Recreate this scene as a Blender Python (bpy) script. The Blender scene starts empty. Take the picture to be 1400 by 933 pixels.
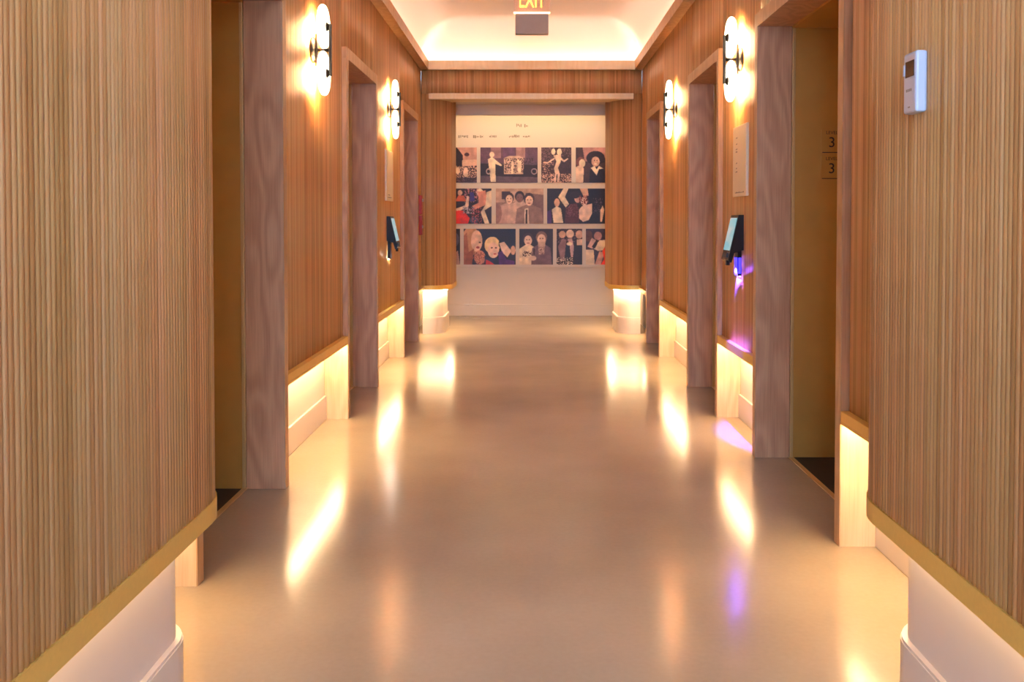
import bpy, bmesh, math, random
import numpy as np
from mathutils import Vector, Matrix

random.seed(5)
S = bpy.context.scene
C = S.collection
PI = math.pi

# ------------------------------------------------------------------ camera, world, exposure
F_PX, CAM_H, PITCH = 1300.0, 1.25, math.radians(1.5)
cam = bpy.data.cameras.new('camera')
cam_o = bpy.data.objects.new('camera', cam)
C.objects.link(cam_o)
cam.sensor_width = 36.0
cam.lens = F_PX / 1400 * 36
cam_o.location = (0, 0, CAM_H)
cam_o.rotation_euler = (PI / 2 - PITCH, 0, 0)
cam.shift_x = -(723 - 700) / 1400
cam.shift_y = -(466.5 - (300 + F_PX * math.tan(PITCH))) / 1400
cam.clip_start = 0.02
S.camera = cam_o

w = bpy.data.worlds.new('daylit_lobby')
S.world = w
w.use_nodes = True
w.node_tree.nodes['Background'].inputs['Color'].default_value = (0.38, 0.59, 1.0, 1)
w.node_tree.nodes['Background'].inputs['Strength'].default_value = 4.5

S.view_settings.view_transform = 'Standard'
S.view_settings.look = 'None'
S.view_settings.exposure = 2.27
S.view_settings.gamma = 1.0
S.view_settings.use_curve_mapping = False

# lamp strengths
E_TOE, E_TOE_COL, E_COVE, E_SCONCE, E_SCONCE_BACK, E_SLOT, E_FILL = 21.0, 3.8, 7.4, 2.2, 36.0, 10.5, 5.0
WARM = (1.0, 0.60, 0.26)
WARM2 = (1.0, 0.70, 0.40)

# ------------------------------------------------------------------ materials
def new_mat(name):
    m = bpy.data.materials.new(name)
    m.use_nodes = True
    nt = m.node_tree
    return m, nt, nt.nodes['Principled BSDF']

def plain(name, col, rough=0.5, metal=0.0, spec=0.5, bump=0.0, bscale=200, var=0.0):
    m, nt, b = new_mat(name)
    b.inputs['Base Color'].default_value = (*col, 1)
    b.inputs['Roughness'].default_value = rough
    b.inputs['Metallic'].default_value = metal
    b.inputs['Specular IOR Level'].default_value = spec
    N, L = nt.nodes, nt.links
    if bump or var:
        g = N.new('ShaderNodeNewGeometry')
        n = N.new('ShaderNodeTexNoise'); n.inputs['Scale'].default_value = bscale
        L.new(g.outputs['Position'], n.inputs['Vector'])
        if bump:
            bp = N.new('ShaderNodeBump'); bp.inputs['Strength'].default_value = bump
            bp.inputs['Distance'].default_value = 0.002
            L.new(n.outputs['Fac'], bp.inputs['Height']); L.new(bp.outputs['Normal'], b.inputs['Normal'])
        if var:
            mx = N.new('ShaderNodeMix'); mx.data_type = 'RGBA'
            mx.inputs[6].default_value = (*[c * (1 - var) for c in col], 1)
            mx.inputs[7].default_value = (*[min(1, c * (1 + var)) for c in col], 1)
            L.new(n.outputs['Fac'], mx.inputs[0]); L.new(mx.outputs[2], b.inputs['Base Color'])
    return m

def emit(name, col, strength):
    m, nt, b = new_mat(name)
    b.inputs['Base Color'].default_value = (*[min(1, c) for c in col], 1)
    b.inputs['Emission Color'].default_value = (*col, 1)
    b.inputs['Emission Strength'].default_value = strength
    return m

def wood_slat(name, dark, mid, light, rough=0.33):
    """reeded oak: each slat has its own tone, sheets drift slowly, fine vertical grain"""
    m, nt, b = new_mat(name)
    N, L = nt.nodes, nt.links
    g = N.new('ShaderNodeNewGeometry'); oi = N.new('ShaderNodeObjectInfo')
    add = N.new('ShaderNodeMath'); add.operation = 'ADD'
    L.new(g.outputs['Random Per Island'], add.inputs[0]); L.new(oi.outputs['Random'], add.inputs[1])
    fr = N.new('ShaderNodeMath'); fr.operation = 'FRACT'; L.new(add.outputs[0], fr.inputs[0])
    mp = N.new('ShaderNodeMapping'); mp.inputs['Scale'].default_value = (60, 60, 1.6)
    L.new(g.outputs['Position'], mp.inputs['Vector'])
    n1 = N.new('ShaderNodeTexNoise'); n1.inputs['Scale'].default_value = 1.5; n1.inputs['Detail'].default_value = 3
    L.new(mp.outputs['Vector'], n1.inputs['Vector'])
    mp2 = N.new('ShaderNodeMapping'); mp2.inputs['Scale'].default_value = (7, 7, 0.12)
    L.new(g.outputs['Position'], mp2.inputs['Vector'])
    n2 = N.new('ShaderNodeTexNoise'); n2.inputs['Scale'].default_value = 1.0; n2.inputs['Detail'].default_value = 1
    L.new(mp2.outputs['Vector'], n2.inputs['Vector'])
    def mul(a, k, c=0.0):
        q = N.new('ShaderNodeMath'); q.operation = 'MULTIPLY_ADD'
        L.new(a, q.inputs[0]); q.inputs[1].default_value = k; q.inputs[2].default_value = c
        return q.outputs[0]
    def plus(a, c):
        q = N.new('ShaderNodeMath'); q.operation = 'ADD'; L.new(a, q.inputs[0]); L.new(c, q.inputs[1])
        return q.outputs[0]
    f = plus(plus(mul(fr.outputs[0], 0.46), mul(n1.outputs['Fac'], 0.50)), mul(n2.outputs['Fac'], 0.80, -0.43))
    r = N.new('ShaderNodeValToRGB')
    r.color_ramp.elements[0].position = 0.15; r.color_ramp.elements[0].color = (*dark, 1)
    r.color_ramp.elements[1].position = 0.85; r.color_ramp.elements[1].color = (*light, 1)
    e = r.color_ramp.elements.new(0.5); e.color = (*mid, 1)
    L.new(f, r.inputs['Fac'])
    mp3 = N.new('ShaderNodeMapping'); mp3.inputs['Scale'].default_value = (13, 13, 0.25); mp3.inputs['Location'].default_value = (5, 3, 1)
    L.new(g.outputs['Position'], mp3.inputs['Vector'])
    n3 = N.new('ShaderNodeTexNoise'); n3.inputs['Scale'].default_value = 1.0; n3.inputs['Detail'].default_value = 2
    L.new(mp3.outputs['Vector'], n3.inputs['Vector'])
    hr = N.new('ShaderNodeValToRGB')
    hr.color_ramp.elements[0].position = 0.38; hr.color_ramp.elements[0].color = (0.95, 1.03, 1.0, 1)
    hr.color_ramp.elements[1].position = 0.62; hr.color_ramp.elements[1].color = (1.04, 0.97, 0.97, 1)
    L.new(n3.outputs['Fac'], hr.inputs['Fac'])
    mm = N.new('ShaderNodeMix'); mm.data_type = 'RGBA'; mm.blend_type = 'MULTIPLY'; mm.inputs[0].default_value = 1.0
    L.new(r.outputs['Color'], mm.inputs[6]); L.new(hr.outputs['Color'], mm.inputs[7])
    L.new(mm.outputs[2], b.inputs['Base Color'])
    b.inputs['Roughness'].default_value = rough
    b.inputs['Specular IOR Level'].default_value = 0.5
    return m

def wood_veneer(name, dark, light, axis='x', rough=0.42):
    """flat oak veneer with cathedral figure; axis = the direction across the board"""
    m, nt, b = new_mat(name)
    N, L = nt.nodes, nt.links
    g = N.new('ShaderNodeNewGeometry'); oi = N.new('ShaderNodeObjectInfo')
    off = N.new('ShaderNodeVectorMath'); off.operation = 'ADD'
    sc = N.new('ShaderNodeMath'); sc.operation = 'MULTIPLY'; sc.inputs[1].default_value = 7.0
    L.new(oi.outputs['Random'], sc.inputs[0])
    L.new(g.outputs['Position'], off.inputs[0]); L.new(sc.outputs[0], off.inputs[1])
    mp = N.new('ShaderNodeMapping'); mp.inputs['Scale'].default_value = (5.0, 5.0, 1.2)
    L.new(off.outputs[0], mp.inputs['Vector'])
    n0 = N.new('ShaderNodeTexNoise'); n0.inputs['Scale'].default_value = 1.1; n0.inputs['Detail'].default_value = 1.5
    L.new(mp.outputs['Vector'], n0.inputs['Vector'])
    k = N.new('ShaderNodeMath'); k.operation = 'MULTIPLY'; k.inputs[1].default_value = 48.0
    L.new(n0.outputs['Fac'], k.inputs[0])
    sn = N.new('ShaderNodeMath'); sn.operation = 'SINE'; L.new(k.outputs[0], sn.inputs[0])
    mp2 = N.new('ShaderNodeMapping'); mp2.inputs['Scale'].default_value = (110, 110, 3)
    L.new(g.outputs['Position'], mp2.inputs['Vector'])
    n1 = N.new('ShaderNodeTexNoise'); n1.inputs['Scale'].default_value = 1.6; n1.inputs['Detail'].default_value = 4
    L.new(mp2.outputs['Vector'], n1.inputs['Vector'])
    a = N.new('ShaderNodeMath'); a.operation = 'MULTIPLY_ADD'; a.inputs[1].default_value = 0.20; a.inputs[2].default_value = 0.0
    L.new(sn.outputs[0], a.inputs[0])
    a2 = N.new('ShaderNodeMath'); a2.operation = 'ADD'; L.new(a.outputs[0], a2.inputs[0]); L.new(n1.outputs['Fac'], a2.inputs[1])
    r = N.new('ShaderNodeValToRGB')
    r.color_ramp.elements[0].position = 0.15; r.color_ramp.elements[0].color = (*dark, 1)
    r.color_ramp.elements[1].position = 0.8; r.color_ramp.elements[1].color = (*light, 1)
    L.new(a2.outputs[0], r.inputs['Fac']); L.new(r.outputs['Color'], b.inputs['Base Color'])
    b.inputs['Roughness'].default_value = rough
    return m

def concrete():
    m, nt, b = new_mat('polished_concrete')
    N, L = nt.nodes, nt.links
    g = N.new('ShaderNodeNewGeometry')
    n = N.new('ShaderNodeTexNoise'); n.inputs['Scale'].default_value = 1.3; n.inputs['Detail'].default_value = 6
    n2 = N.new('ShaderNodeTexNoise'); n2.inputs['Scale'].default_value = 55; n2.inputs['Detail'].default_value = 3
    L.new(g.outputs['Position'], n.inputs['Vector']); L.new(g.outputs['Position'], n2.inputs['Vector'])
    mx = N.new('ShaderNodeMath'); mx.operation = 'MULTIPLY_ADD'; mx.inputs[1].default_value = 0.25
    L.new(n2.outputs['Fac'], mx.inputs[0]); L.new(n.outputs['Fac'], mx.inputs[2])
    r = N.new('ShaderNodeValToRGB')
    r.color_ramp.elements[0].position = 0.40; r.color_ramp.elements[0].color = (0.36, 0.285, 0.195, 1)
    r.color_ramp.elements[1].position = 0.85; r.color_ramp.elements[1].color = (0.45, 0.365, 0.258, 1)
    L.new(mx.outputs[0], r.inputs['Fac']); L.new(r.outputs['Color'], b.inputs['Base Color'])
    b.inputs['Specular IOR Level'].default_value = 0.36
    rr = N.new('ShaderNodeMapRange'); rr.inputs['To Min'].default_value = 0.14; rr.inputs['To Max'].default_value = 0.22
    L.new(n.outputs['Fac'], rr.inputs['Value']); L.new(rr.outputs['Result'], b.inputs['Roughness'])
    bp = N.new('ShaderNodeBump'); bp.inputs['Strength'].default_value = 0.03; bp.inputs['Distance'].default_value = 0.002
    L.new(n2.outputs['Fac'], bp.inputs['Height']); L.new(bp.outputs['Normal'], b.inputs['Normal'])
    return m

def print_mat():
    m, nt, b = new_mat('photo_print')
    a = nt.nodes.new('ShaderNodeVertexColor'); a.layer_name = 'print'
    nt.links.new(a.outputs['Color'], b.inputs['Base Color'])
    b.inputs['Roughness'].default_value = 0.45
    return m

M = dict(
    slat=wood_slat('reeded_oak', (0.45, 0.205, 0.060), (0.65, 0.340, 0.128), (0.77, 0.46, 0.220)),
    veneer=wood_veneer('oak_veneer', (0.48, 0.245, 0.115), (0.66, 0.375, 0.195)),
    casing=wood_veneer('oak_edge', (0.47, 0.27, 0.125), (0.62, 0.39, 0.20)),
    leg_lit=wood_veneer('oak_leg_lit', (0.62, 0.44, 0.24), (0.74, 0.56, 0.34)),  # paler copy of the post oak, toe LED light put into its colour
    groove=plain('dark_oak_backing', (0.16, 0.075, 0.03), 0.7),
    maple=wood_veneer('pale_maple', (0.86, 0.64, 0.32), (0.92, 0.73, 0.42)),
    brass=plain('satin_brass', (0.80, 0.52, 0.12), 0.42, 0.35, bump=0.05, bscale=90, var=0.06),
    bronze=plain('bronze_metal', (0.60, 0.33, 0.07), 0.40, 0.35, var=0.1, bscale=8),
    bronze_edge=plain('bronze_bead', (0.62, 0.42, 0.16), 0.35, 0.3),
    white=plain('white_plaster', (0.70, 0.61, 0.51), 0.55, bump=0.04),
    ceil=plain('ceiling_paint', (0.82, 0.76, 0.70), 0.75, bump=0.03),
    base=plain('painted_base', (0.64, 0.56, 0.50), 0.35),
    floor=concrete(),
    darkfloor=plain('dark_lift_floor', (0.012, 0.011, 0.010), 0.6, var=0.3, bscale=60),
    black=plain('black_metal', (0.012, 0.010, 0.009), 0.32, 0.3, var=0.2, bscale=30),
    bplastic=plain('black_plastic', (0.008, 0.008, 0.010), 0.25, var=0.2, bscale=30),
    grey=plain('grey_metal', (0.36, 0.28, 0.21), 0.5, var=0.05, bscale=20),
    acrylic=None,
    cream=plain('cream_board', (0.85, 0.72, 0.50), 0.5, var=0.03, bscale=12),
    ink=plain('dark_ink', (0.03, 0.022, 0.018), 0.6, var=0.1, bscale=40),
    paleink=plain('grey_ink', (0.25, 0.20, 0.15), 0.6, var=0.1, bscale=40),
    wplastic=plain('white_plastic', (0.52, 0.54, 0.60), 0.35, var=0.02, bscale=30),
    red=plain('red_plastic', (0.45, 0.02, 0.01), 0.35, var=0.1, bscale=30),
    dscreen=plain('dark_display', (0.02, 0.012, 0.014), 0.15, var=0.2, bscale=30),
    print=print_mat(),
    toe=emit('toe_kick_led', WARM2, E_TOE),
    cove=emit('cove_led', (1.0, 0.74, 0.61), E_COVE),
    toecol=emit('column_led', WARM2, E_TOE_COL),
    sback=emit('sconce_added_emitter', (1.0, 0.60, 0.24), E_SCONCE_BACK),
    down=emit('fill_light', (1.0, 0.70, 0.42), E_FILL),
    glass=emit('opal_glass_lit', (1.0, 0.80, 0.50), E_SCONCE),
    slot=emit('slot_lamp', (1.0, 0.68, 0.38), E_SLOT),
    exit=emit('exit_letters', (1.0, 0.30, 0.03), 1.6),
    exitglow=emit('exit_edge_light', (1.0, 0.55, 0.22), 1.2),
    blue=emit('blue_led', (0.16, 0.07, 1.0), 120.0),
    bluedim=emit('blue_reader_panel', (0.03, 0.02, 1.0), 0.9),
    wled=emit('white_led', (1.0, 0.93, 0.75), 120.0),
)
m, nt, b = new_mat('clear_acrylic')
b.inputs['Base Color'].default_value = (1.0, 0.86, 0.80, 1)
b.inputs['Transmission Weight'].default_value = 0.9
b.inputs['Roughness'].default_value = 0.1
b.inputs['IOR'].default_value = 1.1
M['acrylic'] = m
# lit tablet display
m, nt, b = new_mat('tablet_display')
g = nt.nodes.new('ShaderNodeTexCoord')
mpn = nt.nodes.new('ShaderNodeMapping'); mpn.inputs['Scale'].default_value = (3, 3, 14)
vn = nt.nodes.new('ShaderNodeTexVoronoi'); vn.inputs['Scale'].default_value = 1.6
rp = nt.nodes.new('ShaderNodeValToRGB')
rp.color_ramp.elements[0].color = (0.10, 0.42, 0.62, 1)
rp.color_ramp.elements[1].color = (0.85, 0.62, 0.55, 1)
e = rp.color_ramp.elements.new(0.4); e.color = (0.25, 0.55, 0.6, 1)
nt.links.new(g.outputs['Object'], mpn.inputs['Vector']); nt.links.new(mpn.outputs[0], vn.inputs['Vector'])
nt.links.new(vn.outputs['Color'], rp.inputs['Fac']); nt.links.new(rp.outputs['Color'], b.inputs['Emission Color'])
b.inputs['Emission Strength'].default_value = 0.18
b.inputs['Base Color'].default_value = (0.02, 0.02, 0.03, 1)
M['screen'] = m

# ------------------------------------------------------------------ helpers
def link(name, me, mat, parent=None):
    o = bpy.data.objects.new(name, me)
    if mat is not None and not me.materials:
        me.materials.append(mat)
    C.objects.link(o)
    if parent is not None:
        o.parent = parent
    return o

def obj(name, bm, mat, parent=None, smooth=False):
    me = bpy.data.meshes.new(name)
    bmesh.ops.recalc_face_normals(bm, faces=bm.faces)
    bm.to_mesh(me); bm.free()
    if smooth:
        for p in me.polygons: p.use_smooth = True
    return link(name, me, mat, parent)

def tag(o, label, cat, group=None, kind=None):
    if label: o['label'] = label
    if cat: o['category'] = cat
    if group: o['group'] = group
    if kind: o['kind'] = kind
    return o

def thing(name, label, cat, group=None, loc=(0, 0, 0)):
    o = bpy.data.objects.new(name, None); C.objects.link(o)
    o.empty_display_size = 0.1
    o.location = loc
    return tag(o, label, cat, group)

def box(bm, x0, x1, y0, y1, z0, z1, bevel=0.0):
    x0, x1 = sorted((x0, x1)); y0, y1 = sorted((y0, y1)); z0, z1 = sorted((z0, z1))
    r = bmesh.ops.create_cube(bm, size=1.0)
    vs = r['verts']
    for v in vs:
        v.co = Vector(((x0 + x1) / 2 + v.co.x * (x1 - x0), (y0 + y1) / 2 + v.co.y * (y1 - y0), (z0 + z1) / 2 + v.co.z * (z1 - z0)))
    if bevel:
        es = list({e for v in vs for e in v.link_edges})
        bmesh.ops.bevel(bm, geom=es, offset=bevel, segments=2, affect='EDGES', profile=0.5)
    return bm

def boxo(name, dims, mat, parent=None, bevel=0.0):
    bm = bmesh.new(); box(bm, *dims, bevel=bevel)
    return obj(name, bm, mat, parent)

def prism(bm, pts, axis_vec):
    """extrude polygon pts (3D, planar) along a vector"""
    v0 = [bm.verts.new(p) for p in pts]
    v1 = [bm.verts.new(Vector(p) + Vector(axis_vec)) for p in pts]
    n = len(pts)
    bm.faces.new(v0); bm.faces.new(v1[::-1])
    for i in range(n):
        j = (i + 1) % n
        bm.faces.new((v0[i], v0[j], v1[j], v1[i]))

def tube(bm, a, b, r, n=10):
    a, b = Vector(a), Vector(b)
    d = b - a
    mt = Matrix.Translation((a + b) / 2) @ d.to_track_quat('Z', 'Y').to_matrix().to_4x4()
    bmesh.ops.create_cone(bm, cap_ends=True, segments=n, radius1=r, radius2=r, depth=d.length, matrix=mt)

def lathe(bm, prof, origin, axis, n=32):
    """prof: (radius, height along axis)"""
    axis = Vector(axis).normalized(); o = Vector(origin)
    u = axis.orthogonal().normalized(); v = axis.cross(u)
    rings = []
    for r, h in prof:
        if r < 1e-6:
            rings.append([bm.verts.new(o + axis * h)])
        else:
            rings.append([bm.verts.new(o + axis * h + (u * math.cos(2 * PI * i / n) + v * math.sin(2 * PI * i / n)) * r) for i in range(n)])
    for a, c in zip(rings, rings[1:]):
        for i in range(n):
            j = (i + 1) % n
            q = [a[i % len(a)], a[j % len(a)], c[j % len(c)], c[i % len(c)]]
            q2 = []
            for x in q:
                if x not in q2: q2.append(x)
            if len(q2) >= 3: bm.faces.new(q2)

# -- paths in plan with outward normals
class Path:
    def __init__(self, pts, nrm):
        self.p = [Vector(p) for p in pts]; self.n = [Vector(q) for q in nrm]
        self.s = [0.0]
        for a, c in zip(self.p, self.p[1:]): self.s.append(self.s[-1] + (c - a).length)
        self.len = self.s[-1]
    def at(self, s):
        for i in range(len(self.p) - 1):
            if s <= self.s[i + 1] or i == len(self.p) - 2:
                t = (s - self.s[i]) / max(1e-9, self.s[i + 1] - self.s[i])
                return self.p[i].lerp(self.p[i + 1], t), self.n[i].lerp(self.n[i + 1], t).normalized()

def sweep(path, o0, o1, z0, z1):
    """solid band that follows the path between normal offsets o0 and o1"""
    bm = bmesh.new(); rows = []
    for p, n in zip(path.p, path.n):
        a, c = p + n * o0, p + n * o1
        rows.append([bm.verts.new((a.x, a.y, z0)), bm.verts.new((c.x, c.y, z0)), bm.verts.new((c.x, c.y, z1)), bm.verts.new((a.x, a.y, z1))])
    for r, q in zip(rows, rows[1:]):
        for i in range(4):
            j = (i + 1) % 4
            bm.faces.new((r[i], r[j], q[j], q[i]))
    bm.faces.new(rows[0]); bm.faces.new(rows[-1][::-1])
    return bm

PITCH_S, SW, SD = 0.0170, 0.0160, 0.0048
def slat_profile():
    pts = [(-SW / 2, 0.0)]
    for k in range(6):
        t = PI * (0.10 + 0.80 * k / 5)
        pts.append((-math.cos(t) * SW / 2, SD * (0.25 + 0.75 * math.sin(t))))
    pts.append((SW / 2, 0.0))
    return pts
PROF = slat_profile()
_slat_cache = {}
def slat_mesh(h):
    key = round(h, 4)
    if key not in _slat_cache:
        n = len(PROF)
        vs = [(x, d, 0) for x, d in PROF] + [(x, d, h) for x, d in PROF]
        fs = [(i, i + 1, n + i + 1, n + i) for i in range(n - 1)]
        fs += [tuple(range(n))[::-1], tuple(range(n, 2 * n))]
        me = bpy.data.meshes.new('slat'); me.from_pydata(vs, [], fs); me.update()
        for p in list(me.polygons)[1:n - 2]: p.use_smooth = True
        bmn = bmesh.new(); bmn.from_mesh(me); bmesh.ops.recalc_face_normals(bmn, faces=bmn.faces); bmn.to_mesh(me); bmn.free()
        me.materials.append(M['slat'])
        _slat_cache[key] = me
    return _slat_cache[key]

def slat_objects(path, z0, z1, parent, s0=0.0, s1=None):
    """each slat its own object"""
    me = slat_mesh(z1 - z0)
    s1 = path.len if s1 is None else s1
    n = int((s1 - s0) / PITCH_S)
    pad = (s1 - s0 - n * PITCH_S) / 2
    for i in range(n):
        p, nn = path.at(s0 + pad + (i + 0.5) * PITCH_S)
        o = bpy.data.objects.new('slat', me); C.objects.link(o); o.parent = parent
        o.location = (p.x, p.y, z0)
        o.rotation_euler = (0, 0, math.atan2(nn.y, nn.x) - PI / 2)

def slat_stuff(path, z0, z1, parent):
    """slats of a few pixels each, joined as one part"""
    n = int(path.len / PITCH_S); pad = (path.len - n * PITCH_S) / 2
    vs, fs = [], []; k = len(PROF)
    for i in range(n):
        p, nn = path.at(pad + (i + 0.5) * PITCH_S)
        t = Vector((nn.y, -nn.x)); b0 = len(vs)
        for z in (z0, z1):
            for x, d in PROF:
                q = p + t * x + nn * d
                vs.append((q.x, q.y, z))
        fs += [tuple(b0 + a for a in (j, j + 1, k + j + 1, k + j)) for j in range(k - 1)]
        fs += [tuple(range(b0, b0 + k))[::-1], tuple(range(b0 + k, b0 + 2 * k))]
    me = bpy.data.meshes.new('slats'); me.from_pydata(vs, [], fs); me.update()
    bmn = bmesh.new(); bmn.from_mesh(me); bmesh.ops.recalc_face_normals(bmn, faces=bmn.faces)
    for f in bmn.faces: f.smooth = len(f.verts) == 4
    bmn.to_mesh(me); bmn.free()
    o = link('slats', me, M['slat'], parent); o['kind'] = 'stuff'
    return o

# ------------------------------------------------------------------ layout (metres; y runs down the hall)
CX = {-1: 1.127, 1: 1.185}              # casing face, each side of the lens axis
TRIM0, TRIM1, LEDGE = 0.485, 0.535, 2.85
DOOR_IN, DOOR_OUT = 2.25, 2.32
COL = {-1: 0.80, 1: 0.867}              # face of the round-ended columns
PORT = {-1: [(3.205, 4.375), (5.915, 7.05), (8.57, 9.67)],
        1: [(3.60, 4.955), (5.97, 7.053), (8.61, 9.56)]}     # near face of near post, face of far post
POST = 0.060
Y_END, Y_BACK, Y_MURAL = 10.25, -3.0, 12.30
SIDE = {-1: 'left', 1: 'right'}
NTH = ['first', 'second', 'third']

# ------------------------------------------------------------------ floor
def struct(name, bm, mat, parent=None):
    o = obj(name, bm, mat, parent)
    if parent is None: o['kind'] = 'structure'
    return o
bm = bmesh.new(); box(bm, -1.95, 2.0, -6, 12.5, -0.05, 0.0)
fl = struct('floor', bm, M['floor'])
tag(fl, 'polished beige concrete floor reflecting the warm lights', None)

# ------------------------------------------------------------------ walls behind the panelling
for s in (-1, 1):
    c = CX[s]; bx = c + 0.15
    edges = [0.56] + [v for a, q in PORT[s] for v in (a, q + POST)] + [Y_END + 1.0]
    for i in range(0, len(edges), 2):
        bm = bmesh.new(); bb = bmesh.new()
        box(bm, s * bx, s * (bx + 0.03), edges[i], edges[i + 1], 0, 2.9)
        struct('wall_' + SIDE[s], bm, M['base'])
        box(bb, s * (bx - 0.014), s * bx, edges[i] + 0.001, min(edges[i + 1] - 0.001, Y_END + 0.05), 0, 0.150, 0.004)
        struct('baseboard_' + SIDE[s], bb, M['base'])
    bm = bmesh.new()
    box(bm, s * (c + 0.66), s * (c + 0.76), 0.56, Y_MURAL + 0.1, 0, 3.5)  # unseen outer shell, added to block daylight leaking through gaps
    struct('wall_light_block_' + SIDE[s], bm, M['base'])
    bm = bmesh.new(); box(bm, s * (bx + 0.031), s * (c + 0.66), 0.56, 0.62, 0, 3.5)  # closing piece of the added light-blocking shell
    struct('wall_gap_block_' + SIDE[s], bm, M['base'])
    for a, q in PORT[s]:
        bm = bmesh.new(); box(bm, s * bx, s * (bx + 0.03), a, q + POST, DOOR_OUT, 2.9)
        struct('wall_' + SIDE[s], bm, M['base'])

for s in (-1, 1):                        # unseen wing walls, added so daylight enters only from straight behind
    bm = bmesh.new(); box(bm, s * (COL[s] + 0.01), s * (COL[s] + 0.06), Y_BACK, 0.548, 0, LEDGE)
    struct('wall_daylight_baffle_' + SIDE[s], bm, M['base'])

# ------------------------------------------------------------------ coved ceiling with light troughs
X0, X1, R_C, Z_F = -CX[-1] - 0.06, CX[1] + 0.06, 0.48, 3.36
def ceil_z(x, y):
    d = min(x - X0, X1 - x, Y_END + 0.06 - y)
    if d >= R_C: return Z_F
    d = max(d, 0.0)
    return Z_F - R_C + math.sqrt(max(0, R_C ** 2 - (R_C - d) ** 2))
bm = bmesh.new()
us = [R_C * (1 - math.cos(k / 12 * PI / 2)) for k in range(13)]
xs = [X0 + u for u in us] + [X0 + R_C + (X1 - X0 - 2 * R_C) * k / 8 for k in range(1, 8)] + [X1 - u for u in us[::-1]]
ys = [Y_BACK + (Y_END + 0.06 - R_C - Y_BACK) * k / 30 for k in range(30)] + [Y_END + 0.06 - u for u in us[::-1]]
grid = [[bm.verts.new((x, y, ceil_z(x, y))) for x in xs] for y in ys]
for r, q in zip(grid, grid[1:]):
    for i in range(len(xs) - 1):
        bm.faces.new((r[i], r[i + 1], q[i + 1], q[i]))
top = bmesh.ops.extrude_face_region(bm, geom=bm.faces[:])
for v in [g for g in top['geom'] if isinstance(g, bmesh.types.BMVert)]: v.co.z += 0.30 if v.co.z < 3.2 else 0.05
ce = obj('ceiling', bm, M['ceil'], smooth=True); ce['kind'] = 'structure'
tag(ce, 'white coved ceiling glowing from hidden trough lights', None)

bm = bmesh.new(); box(bm, -1.95, 2.0, Y_BACK, Y_MURAL + 0.1, 3.5, 3.6)  # unseen roof added to keep daylight out above the ceiling
struct('ceiling_light_block', bm, M['base'])

# light shelf (trim) along both walls and across the end
n_trim = 1
LW = 0.085                               # shelf projection
for s in (-1, 1):
    c = CX[s]
    bm = bmesh.new()
    box(bm, s * (c - LW + 0.045), s * (c + 0.10), Y_BACK, Y_END + 0.06, LEDGE, LEDGE + 0.02)
    box(bm, s * (c - LW + 0.03), s * (c - LW + 0.048), Y_BACK, Y_END - 0.045, LEDGE, LEDGE + 0.095)
    t = struct('trim_%d' % n_trim, bm, M['casing']); n_trim += 1
    st = boxo('led_strip', (s * (c - 0.005), s * (c + 0.012), Y_BACK, Y_END - 0.05, LEDGE + 0.021, LEDGE + 0.032), M['cove'], t)
bm = bmesh.new()
box(bm, -CX[-1] + LW - 0.048, CX[1] - LW + 0.048, Y_END - 0.063, Y_END - 0.045, LEDGE, LEDGE + 0.095)
box(bm, -CX[-1], CX[1], Y_END - 0.045, Y_END + 0.06, LEDGE, LEDGE + 0.02)
t = struct('trim_%d' % n_trim, bm, M['maple']); n_trim += 1
boxo('led_strip', (-CX[-1] + 0.05, CX[1] - 0.05, Y_END - 0.005, Y_END + 0.012, LEDGE + 0.021, LEDGE + 0.032), M['cove'], t)

# ------------------------------------------------------------------ alcove with the picture wall
bm = bmesh.new(); box(bm, -1.7, 1.7, Y_MURAL, Y_MURAL + 0.1, 0, 3.0)
struct('wall_end', bm, M['white'])
bm = bmesh.new(); box(bm, -1.25, 1.32, Y_MURAL - 0.014, Y_MURAL, 0, 0.15, 0.004)
struct('baseboard_end', bm, M['white'])
for s in (-1, 1):
    bm = bmesh.new(); box(bm, s * (CX[s] + 0.15), s * (CX[s] + 0.2), Y_END + 1.0, Y_MURAL, 0, 3.0)
    struct('wall_alcove_' + SIDE[s], bm, M['white'])
bm = bmesh.new()
box(bm, -1.27, 1.33, Y_END + 0.2, 11.45, 2.62, 2.68)
box(bm, -1.27, 1.33, 11.38, 11.45, 2.495, 2.62)
box(bm, -1.27, 1.33, 11.45, Y_MURAL, 2.86, 2.92)
box(bm, -1.27, 1.33, 11.43, 11.45, 2.62, 2.92)
o = struct('ceiling_alcove', bm, M['white'])
sl = thing('slot_lamp', 'warm slot lamp hidden above the picture wall in the alcove ceiling', 'lamp', loc=(0.03, 11.66, 2.86))
boxo('housing', (-1.0, 1.0, -0.045, 0.045, -0.03, 0), M['wplastic'], sl)
boxo('diffuser', (-0.98, 0.98, -0.03, 0.03, -0.035, -0.03), M['slot'], sl)

for k, xx in enumerate((-0.42, 0.48)):  # unseen pair added to brighten the picture board and alcove floor
    t = thing('added_fill_light', 'added unseen downlight in the alcove ceiling, on the side of ' + ('the fire alarm' if k == 0 else 'the blue-lit kiosk'), 'fill_light', 'added alcove fill lights', loc=(xx, 11.0, 2.62))
    bm = bmesh.new(); lathe(bm, [(0.045, 0), (0.062, 0), (0.062, -0.006), (0.045, -0.006), (0.045, 0)], (0, 0, 0), (0, 0, 1), 28)
    obj('bezel', bm, M['wplastic'], t)
    bm = bmesh.new(); lathe(bm, [(0, -0.001), (0.046, -0.001), (0.046, -0.004), (0, -0.004)], (0, 0, 0), (0, 0, 1), 28)
    obj('lens', bm, M['down'], t)

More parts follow.
